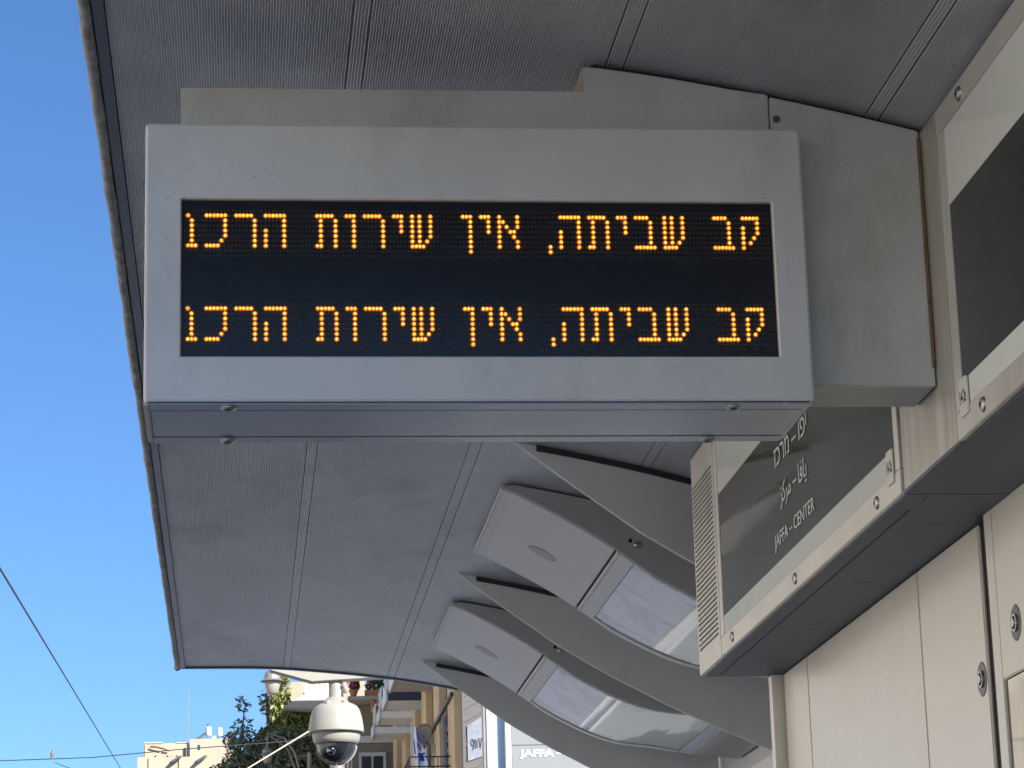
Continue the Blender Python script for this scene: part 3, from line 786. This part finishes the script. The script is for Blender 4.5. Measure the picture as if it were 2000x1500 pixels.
for y in (42.75, 46.4):
    MB().tube([(FXX - 0.2, y, 0), (FXX - 0.2, y, 7.45)], 0.042, 10).build('drain_pipe', 'grey_pipe', sb, smooth=True)
for k, (y, ln) in enumerate(((46.4, 1.45), (48.9, 1.35), (51.3, 1.05), (53.6, 1.0))):
    bal = box('balcony', (2.77, y, 8.60), (FXX - 0.001, y + ln, 8.735), 'plaster_white' if k else 'concrete', sb, 0.01)
    box('edge_band', (2.735, y - 0.01, 8.58), (2.769, y + ln + .01, 8.80), 'white_post', bal)
    for zz in (8.98, 9.2):
        MB().tube([(2.79, y + ln - .05, zz), (2.79, y + 0.03, zz), (FXX - 0.01, y + 0.03, zz)], 0.02, 6).build('rail', 'white_post', bal)
    for j in range(6):
        MB().tube([(2.79, y + 0.05 + j * ln / 6, 8.735), (2.79, y + 0.05 + j * ln / 6, 9.2)], 0.011, 5).build('baluster', 'white_post', bal)
box('awning', (2.78, 48.84, 8.59), (FXX - 0.02, 48.89, 8.75), 'awning_navy', sb)
rl = box('balcony', (2.72, 42.3, 5.6), (FXX - 0.001, 45.0, 5.8), 'concrete', sb)
for zz in (6.59, 6.745):
    MB().tube([(2.735, 45.0, zz), (2.735, 42.31, zz), (3.49, 42.31, zz)], 0.012, 6).build('rail', 'dark_iron', rl)
for j in range(6):
    MB().tube([(2.735 + j * 0.15, 42.31, 5.8), (2.735 + j * 0.15, 42.31, 6.75)], 0.008, 5).build('baluster', 'dark_iron', rl)
for j in range(9):
    MB().tube([(2.735, 42.6 + j * 0.28, 5.8), (2.735, 42.6 + j * 0.28, 6.75)], 0.008, 5).build('baluster', 'dark_iron', rl)
# satellite dish
ds = thing('satellite_dish', (3.36, 45.5, 7.2), 'small tilted brownish satellite dish on the balcony building, right of the flag', 'dish')
dv = []; df = []
axv = Vector((-0.62, -0.72, 0.3)).normalized(); e1 = axv.cross(Vector((0, 0, 1))).normalized(); e2 = e1.cross(axv)
for i in range(6):
    r_ = 0.205 * i / 5 + 0.001
    for j in range(24):
        w = 2 * math.pi * j / 24
        dv.append(Vector((3.2, 45.5, 7.49)) + e1 * r_ * math.cos(w) + e2 * r_ * math.sin(w) + axv * (r_ * r_ * 1.4))
for i in range(5):
    for j in range(24): df.append((i*24+j, i*24+(j+1) % 24, (i+1)*24+(j+1) % 24, (i+1)*24+j))
o = MB().add(dv, df).build('reflector', 'dish_grey', ds, smooth=True)
sm = o.modifiers.new('thickness', 'SOLIDIFY'); sm.thickness = 0.008
MB().tube([(3.2, 45.5, 7.49), (3.3, 45.55, 7.38), (3.37, 45.55, 7.36), (3.38, 45.6, 7.1)], 0.016, 6).build('mount', 'grey_pipe', ds)
MB().tube([(3.22, 45.45, 7.32), (3.08, 45.2, 7.44), (3.05, 45.15, 7.5)], 0.010, 6).build('feed_arm', 'grey_pipe', ds)
# flag
fl = thing('flag', (2.87, 43.5, 5.8), 'white flag with blue stripes and star hanging limp from a balcony pole', 'flag')
MB().tube([(2.80, 43.5, 5.8), (2.855, 43.5, 7.46)], 0.012, 8).build('pole', 'white_post', fl)
def flag_pt(u, v):      # u along the hoist down, v across the furled cloth
    x = 2.862 + 0.005 + v * (0.08 + 0.20 * u) + 0.05 * u * u
    y = 43.5 + 0.035 * math.sin(v * 9 + u * 4) - 0.03 * v
    return (x, y, 7.43 - u * 0.80 - v * 0.10)
mb = MB(); NU, NV = 24, 12
mb.add([flag_pt(i / NU, j / NV) for i in range(NU + 1) for j in range(NV + 1)], [(i*(NV+1)+j, i*(NV+1)+j+1, (i+1)*(NV+1)+j+1, (i+1)*(NV+1)+j) for i in range(NU) for j in range(NV)])
cl = mb.build('cloth', 'flag_cloth', fl, smooth=True)
def flag_patch(name, poly, m):
    q = [flag_pt(u, v) for u, v in poly]
    return MB().add([(x, y - 0.012, z) for x, y, z in q], [tuple(range(len(q)))]).build(name, m, cl)
def flag_stripe(name, pairs, m):
    a = MB(); V = []
    for (u0, v0, u1, v1) in pairs:
        for u, v in ((u0, v0), (u1, v1)):
            x, y, z = flag_pt(u, v); V.append((x, y - 0.012, z))
    a.add(V, [(2*i, 2*i+1, 2*i+3, 2*i+2) for i in range(len(pairs) - 1)]); return a.build(name, m, cl)
flag_stripe('stripe', [(0.02 + t*.5, 0.55 + .4*t, 0.10 + t*.5, 0.95) for t in (0, .25, .5)], 'flag_blue')
flag_stripe('stripe', [(0.58, 0.05, 0.74, 0.05), (0.56, 0.35, 0.72, 0.35), (0.52, 0.7, 0.68, 0.7), (0.46, 1.0, 0.62, 1.0)], 'flag_blue')
flag_stripe('stripe', [(0.30, 0.02, 0.60, 0.02), (0.33, 0.14, 0.6, 0.12)], 'flag_blue')
cu_, cv_ = 0.40, 0.55
for s_ in (1, -1):
    ang = [R(90 * s_ + 120 * i) for i in range(4)]
    for a0, a1 in zip(ang, ang[1:]):
        p = [(cu_ - .085 * math.sin(a) * rr, cv_ + .30 * math.cos(a) * rr) for a, rr in ((a0, 1), (a1, 1), (a1, .68), (a0, .68))]
        flag_patch('star_line', p, 'flag_blue')

# flowers on a balcony ledge behind the camera dome
fb = thing('flower_balcony', (2.8, 58.4, 0), 'white rendered house front with a ledge of flower pots, right of the dome camera', 'building')
box('wall', (2.45, 58.62, 0), (3.5, 60, 9.96), 'stone_dull', fb)
w = box('window', (2.72, 58.58, 7.7), (3.2, 58.619, 8.75), 'window_dark', fb)
for a_, b_ in (((2.66, 7.62), (2.719, 8.83)), ((3.201, 7.62), (3.26, 8.83)), ((2.72, 8.751), (3.2, 8.83)), ((2.6, 7.55), (3.32, 7.619)), ((2.94, 7.7), (2.975, 8.75))):
    box('window_frame', (a_[0], 58.5, a_[1]), (b_[0], 58.6, b_[1]), 'plaster_white', w)
box('string_course', (2.43, 58.54, 9.05), (3.5, 58.619, 9.2), 'plaster_white', fb)
MB().tube([(2.52, 58.55, 7.0), (2.52, 58.55, 9.85)], 0.03, 8).build('drain_pipe', 'grey_pipe', fb, smooth=True)
box('ledge', (2.40, 57.7, 9.88), (3.40, 58.61, 9.965), 'concrete', fb, 0.01)
def leaf_cloud(name, m, parent, center, rad, n, size, stretch=None, seed=1, hang=0.0):
    rng = random.Random(seed); mb = MB()
    for _ in range(n):
        while True:
            p = Vector((rng.uniform(-1, 1), rng.uniform(-1, 1), rng.uniform(-1, 1)))
            if p.length <= 1: break
        p = Vector((p.x * rad[0], p.y * rad[1], p.z * rad[2])) + Vector(center)
        a = Vector((rng.uniform(-1, 1), rng.uniform(-1, 1), rng.uniform(-1, .6) - hang)).normalized()
        b = a.cross(Vector((rng.uniform(-1, 1), rng.uniform(-1, 1), rng.uniform(-1, 1)))).normalized()
        s = size * rng.uniform(.6, 1.3)
        mb.add([p - a * s, p + b * s * .45, p + a * s, p - b * s * .45], [(0, 1, 2, 3)])
    return mb.build(name, m, parent)
for nm, x, w, flw, lab in (('planter', 2.53, 0.10, 'flower_pink', 'round terracotta pot of pink flowers on the ledge, nearest the dome camera'),
                        ('planter', 2.975, 0.20, 'flower_red', 'long terracotta trough of green plants with red flowers on the ledge')):
    p = thing(nm, (x, 57.85, 9.966), lab, 'planter')
    if w < .15: MB().lathe([(0.06, 9.967), (0.095, 10.08), (0.105, 10.08), (0.105, 10.12), (0.09, 10.12)], (x, 57.85, 0), 16).build('pot', 'terracotta', p)
    else: box('trough', (x - w, 57.77, 9.967), (x + w, 57.95, 10.11), 'terracotta', p, 0.01)
    leaf_cloud('leaves', 'leaf_green', p, (x + 0.03, 57.86, 10.24), (w * 1.15, .1, .17), 340, 0.05, seed=11)
    leaf_cloud('flowers', flw, p, (x - w * .5, 57.78, 10.27), (w * 1.1, .08, .14), 110 if w < .15 else 26, 0.038, seed=12)
pt = thing('clay_pot', (2.94, 57.5, 9.3), 'ridged clay pot hanging below the flower ledge', 'pot')
MB().lathe([(0.035, 9.57)] + [(0.045 + 0.012 * (i % 2), 9.60 + i * 0.03) for i in range(8)] + [(0.06, 9.84)], (2.94, 57.5, 0), 14).build('body', 'terracotta', pt)
MB().tube([(2.94, 57.5, 9.84), (2.94, 57.75, 9.90)], 0.008, 5).build('hanger', 'dark_iron', pt)

# ------------------------------------------------------------------ ivy-clad house, tree, far house
iv = thing('ivy_house', (1.9, 67.5, 0), 'old house corner overgrown with ivy, behind the tree left of the dome camera', 'building')
box('wall', (1.0, 66.4, 0), (3.2, 70, 11.6), 'stone_dull', iv)
MB().prism([(1.12, 10.80), (2.35, 10.72), (2.35, 11.14), (1.70, 11.16)], 65.2, 66.38).build('eave', 'concrete', iv, bevel=0.01)
be = box('balcony', (1.62, 65.3, 11.17), (2.4, 66.38, 11.25), 'plaster_white', iv)
for j in range(6):
    MB().tube([(1.68 + j * 0.13, 65.36, 11.25), (1.68 + j * 0.13, 65.36, 11.62)], 0.035, 6).build('baluster', 'plaster_white', be)
box('rail', (1.62, 65.31, 11.62), (2.4, 65.41, 11.68), 'plaster_white', be)
leaf_cloud('ivy', 'leaf_olive', iv, (1.04, 66.1, 10.8), (0.30, 0.25, 1.5), 2200, 0.075, seed=3, hang=.5)
leaf_cloud('ivy', 'leaf_olive', iv, (1.5, 66.0, 10.35), (0.85, 0.25, 0.5), 1500, 0.075, seed=4, hang=.5)
tr = thing('street_tree', (0.9, 56, 0), 'dark leafy street tree below the canopy end, left of the dome camera', 'tree')
MB().tube([(0.95, 56, 0), (0.9, 56, 3), (0.98, 56.1, 5.5), (0.85, 56, 7.6)], [0.22, 0.18, 0.14, 0.09], 10).build('trunk', 'bark', tr, smooth=True)
for q in ([(0.98, 56.1, 5.5), (0.4, 56, 7.0), (0.05, 55.9, 8.5), (0.15, 55.9, 9.5)], [(0.85, 56, 7.4), (0.7, 56, 8.4), (0.6, 56, 9.8)], [(0.95, 56, 6.2), (1.4, 56.2, 7.6), (1.6, 56.2, 9.0)], [(0.4, 56, 7.0), (-0.2, 56, 7.9), (-0.55, 56, 8.2)]):
    MB().tube(q, [0.08, 0.05, 0.03, 0.012][:len(q)], 6).build('limb', 'bark', tr, smooth=True)
cr_ = MB()
clumps = [((1.0, 56, 8.0), (1.0, .9, 1.15), 2600), ((1.5, 56.1, 8.4), (.55, .6, .6), 850), ((0.2, 55.9, 8.25), (.55, .6, .6), 900), ((-0.35, 56, 7.95), (.4, .5, .38), 420),
          ((0.75, 56, 8.75), (.4, .4, .42), 380), ((0.12, 55.9, 9.0), (.28, .3, .3), 75), ((0.1, 55.9, 9.55), (.18, .2, .2), 24), ((0.55, 56, 9.6), (.12, .2, .3), 26), ((-0.1, 56, 8.8), (.25, .3, .2), 70), ((1.2, 56, 6.6), (1.5, 1.2, 1.1), 1600)]
for i, (c, r_, k) in enumerate(clumps):
    leaf_cloud('crown', 'leaf_olive' if i in (4,) else 'leaf_dark', tr, c, r_, int(k * 1.9), 0.062, seed=40 + i)
# far pale house with roof tanks
K = 200.0
fh = thing('far_house', (-3.5, K + 6, 0), 'sunlit cream apartment block far down the street at the lower left', 'building')
box('wall', (-7.43, K, 0), (2.5, K + 14, 26.2), 'far_plaster', fh)
box('upper_storey', (-7.0, K + .6, 26.202), (-3.58, K + 12, 27.3), 'far_plaster', fh, 0.08)
box('stair_head', (-3.55, K + .3, 26.202), (-0.3, K + 10, 27.55), 'far_plaster', fh)
box('window', (-2.95, K + .25, 26.75), (-2.78, K + .299, 27.1), 'window_dark', fh)
box('window', (-3.7, K + .1, 26.25), (-3.57, K + .28, 27.2), 'window_dark', fh)
MB().tube([(-6.5, K + .4, 27.02), (-6.1, K + .3, 27.0), (-5.5, K + .3, 26.85), (-5.1, K + .4, 26.7)], 0.06, 6).build('awning_pipe', 'dark_iron', fh)
for x in (-6.9, -5.8, -4.9, -4.2):
    box('rail_post', (x, K + .05, 26.202), (x + .1, K + .15, 26.75), 'far_plaster', fh)
for x in (-5.05, -3.2):
    MB().prism([(x, 25.75), (x + .75, 26.2), (x + .95, 26.2), (x + .3, 25.7)], K - .6, K - .01).build('solar_panel', 'solar_panel', fh)
box('parapet', (-6.95, K + .62, 27.302), (-5.6, K + 1.0, 27.42), 'far_plaster', fh)
box('parapet', (-4.6, K + .62, 27.302), (-3.7, K + .9, 27.38), 'far_plaster', fh)
box('vent_box', (-1.9, K + .5, 27.552), (-1.6, K + 1.0, 27.8), 'far_plaster', fh)
box('pilaster', (-4.35, K - .12, 0), (-4.15, K - .002, 26.15), 'far_plaster', fh)
box('pilaster', (-6.6, K - .12, 0), (-6.45, K - .002, 26.15), 'far_plaster', fh)
def tank(x0, x1, z0, z1, lab):
    t = thing('water_tank', ((x0 + x1) / 2, K + 2, 27.55), lab, 'water tank', 'white solar water tanks on the far roof')
    r_ = (x1 - x0) / 2
    MB().lathe([(r_ * .9, z0), (r_, z0 + .08), (r_, z1 - .08), (r_ * .8, z1)], ((x0 + x1) / 2, K + 2, 0), 16).build('drum', 'white_post', t, smooth=False)
    for sx_ in (-.6, .6):
        MB().tube([((x0 + x1) / 2 + sx_ * r_, K + 2, 27.55), ((x0 + x1) / 2 + sx_ * r_, K + 2, z0)], 0.03, 5).build('leg', 'lamp_metal', t)
tank(-2.4, -1.95, 28.0, 28.68, 'white water tank on the far roof with the solar collector leaning on it')
tank(-1.53, -1.14, 27.95, 28.58, 'white water tank on the far roof, nearest the tree')
sc = thing('solar_collector', (-2.9, K + 2, 27.55), 'tilted dark solar collector frame on the far roof', 'solar collector')
MB().prism([(-3.35, 27.56), (-2.42, 28.2), (-2.38, 28.12), (-3.25, 27.56)], K + 1.4, K + 2.6).build('panel', 'solar_panel', sc)
MB().tube([(-2.45, K + 1.5, 28.1), (-2.45, K + 1.5, 27.55)], 0.03, 5).build('strut', 'lamp_metal', sc)
an = thing('roof_antenna', (-3.77, K + 3, 27.3), 'thin tall mast antenna above the far roof', 'antenna')
MB().tube([(-3.77, K + 3, 27.3), (-3.74, K + 3, 29.6)], 0.035, 6).build('mast', 'lamp_metal', an)
MB().tube([(-3.74, K + 3, 29.6), (-3.7, K + 3, 31.9)], 0.022, 6).build('whip', 'lamp_metal', an)
for z in (28.3, 28.7, 29.1):
    MB().tube([(-3.95, K + 3, z), (-3.6, K + 3, z)], 0.02, 5).build('dipole', 'lamp_metal', an)

# ------------------------------------------------------------------ boarded shopfront beside the balcony building
bd = thing('boarded_front', (2.9, 28.1, 0), 'grey boarded upper shopfront with a scribbled pale poster, left of the white post', 'shopfront')
for k in range(22):
    z = 3.2 + k * 0.135
    MB().prism([(2.392, z), (3.3, z + 0.5), (3.3, z + 0.631), (2.392, z + 0.131)], 28.0 + 0.003 * (k % 2), 28.06).build('board', 'board_grey', bd)
box('frame_post', (2.375, 27.98, 0), (2.391, 28.1, 7.0), 'board_grey', bd)
po = MB().prism([(2.425, 4.95), (2.62, 5.01), (2.62, 5.44), (2.425, 5.325)], 27.985, 27.996).build('poster', 'poster', bd)
def scrib(pts, r=0.005):
    MB().tube([(x, 27.981, z) for x, z in pts], r, 5).build('scribble', 'black_ink', po)
scrib([(2.475 + .014 * math.cos(a), 5.145 + .035 * math.sin(a)) for a in [i * .5 for i in range(13)]]); scrib([(2.489, 5.17), (2.487, 5.11), (2.48, 5.07)])
scrib([(2.505, 5.18), (2.507, 5.08)]); scrib([(2.525, 5.17), (2.528, 5.09)]); scrib([(2.545, 5.19), (2.56, 5.08), (2.575, 5.19)])

# ------------------------------------------------------------------ street lamps, pole, wires, birds
def lamp(name, x, y, zb, r, lab):
    t = thing(name, (x, y, 0), lab, 'street lamp', 'old style street lanterns')
    MB().lathe([(0.005, zb + r * 1.15), (r * .16, zb + r * 1.05), (r * .2, zb + r * .82), (r * .5, zb + r * .75), (r * .62, zb + r * .55), (r * .66, zb + r * .16), (r, zb), (r * .97, zb - r * .05), (r * .6, zb - r * .03)], (x, y, 0), 24).build('hood', 'lamp_metal', t, smooth=False)
    MB().lathe([(r * .63, zb - r * .04), (r * .62, zb - r * .3), (r * .48, zb - r * .95), (r * .2, zb - r * 1.12), (0.004, zb - r * 1.14)], (x, y, 0), 20).build('globe', 'lamp_glass', t, smooth=True)
    return t
l1 = lamp('street_lantern', 0.5, 38, 7.34, 0.178, 'pale street lantern partly hidden by the wedge plate at the canopy end')
MB().tube([(0.5, 38, 7.5), (0.53, 38, 7.62), (0.75, 38, 7.7), (1.25, 38, 7.5), (1.42, 38, 7.0)], 0.02, 6).build('arm', 'lamp_metal', l1)
MB().tube([(0.64, 38, 7.17), (0.76, 38, 7.34)], 0.014, 6).build('stay', 'lamp_metal', l1)
MB().tube([(1.42, 38, 0), (1.42, 38, 7.75)], 0.05, 10).build('post', 'lamp_metal', l1)
l2 = lamp('street_lantern', 0.57, 51, 7.89, 0.148, 'dim street lantern hanging in front of the dark tree')
MB().tube([(0.57, 51, 8.04), (0.57, 51, 8.3), (0.9, 51, 8.2), (1.1, 51, 7.9), (1.2, 51, 7.5), (1.22, 51, 7.0)], 0.018, 6).build('arm', 'lamp_metal', l2)
MB().tube([(0.62, 51, 8.25), (0.95, 51, 8.0), (1.1, 51, 7.6)], 0.012, 6).build('scroll', 'lamp_metal', l2)
MB().tube([(1.2, 51, 7.85), (1.38, 51, 7.85)], 0.014, 6).build('stay', 'lamp_metal', l2)
MB().tube([(1.37, 51, 0), (1.37, 51, 7.91)], 0.042, 10).build('post', 'lamp_metal', l2)
def sagging(a, b, sag, n=16):
    a, b = Vector(a), Vector(b)
    return [a.lerp(b, i / n) - Vector((0, 0, 4 * sag * (i / n) * (1 - i / n))) for i in range(n + 1)]
a, b = Vector((-1.25, 14, 4.33)), Vector((-1.954, 45, 6.963))
tag(MB().tube([a + (b - a) * t for t in (-.35, 0, .5, 1, 2.2)], 0.0065, 6).build('overhead_wire', 'wire_dark'), 'dark tram wire running diagonally through the sky at the lower left', 'wire', 'overhead wires')
tag(MB().tube([(-9.9, 30, 5.55), (-4.5, 30, 5.30), (-2.631, 30, 5.276), (-1.616, 30, 5.297), (-0.65, 30, 5.372), (0.553, 30, 5.445), (1.40, 38, 6.66)], 0.006, 6).build('overhead_wire', 'wire_dark'), 'dark nearly level wire low on the left with a bird on it', 'wire', 'overhead wires')
tag(MB().tube([(-2.10, 31, 5.37), (-1.935, 31, 5.305), (-1.6, 31, 5.19)], 0.005, 6).build('overhead_wire', 'wire_dark'), 'short slanting wire below the bird at the bottom left', 'wire', 'overhead wires')
tag(MB().tube([(-1.2, 25, 3.78), (0.101, 25, 4.56), (0.702, 25, 4.916), (1.40, 38, 7.0)], 0.007, 6).build('service_cable', 'wire_light'), 'pale cable slanting up behind the dome camera', 'cable')
def bird(name, x, y, z, s, m, lab, lean=1):
    pts = [(-.55, -.75), (-.42, -.45), (-.2, -.05), (.0, .35), (.1, .7), (.14, .95), (.2, 1.12), (.42, 1.1), (.62, 1.04)]
    rad = [.04, .1, .3, .38, .3, .2, .19, .10, .02]
    o = MB().tube([(x + lean * px * s, y, z + (pz + .5) * s) for px, pz in pts], [r_ * s for r_ in rad], 10).build(name, m, None, smooth=True)
    return tag(o, lab, 'bird')
bird('bird', -2.055, 30, 5.297, 0.062, 'feather', 'small brown bird perched on the level wire at the lower left', .6)
bird('bird', -2.23, K + 2, 28.72, 0.12, 'feather_black', 'tiny dark bird on top of the far water tank', .6)
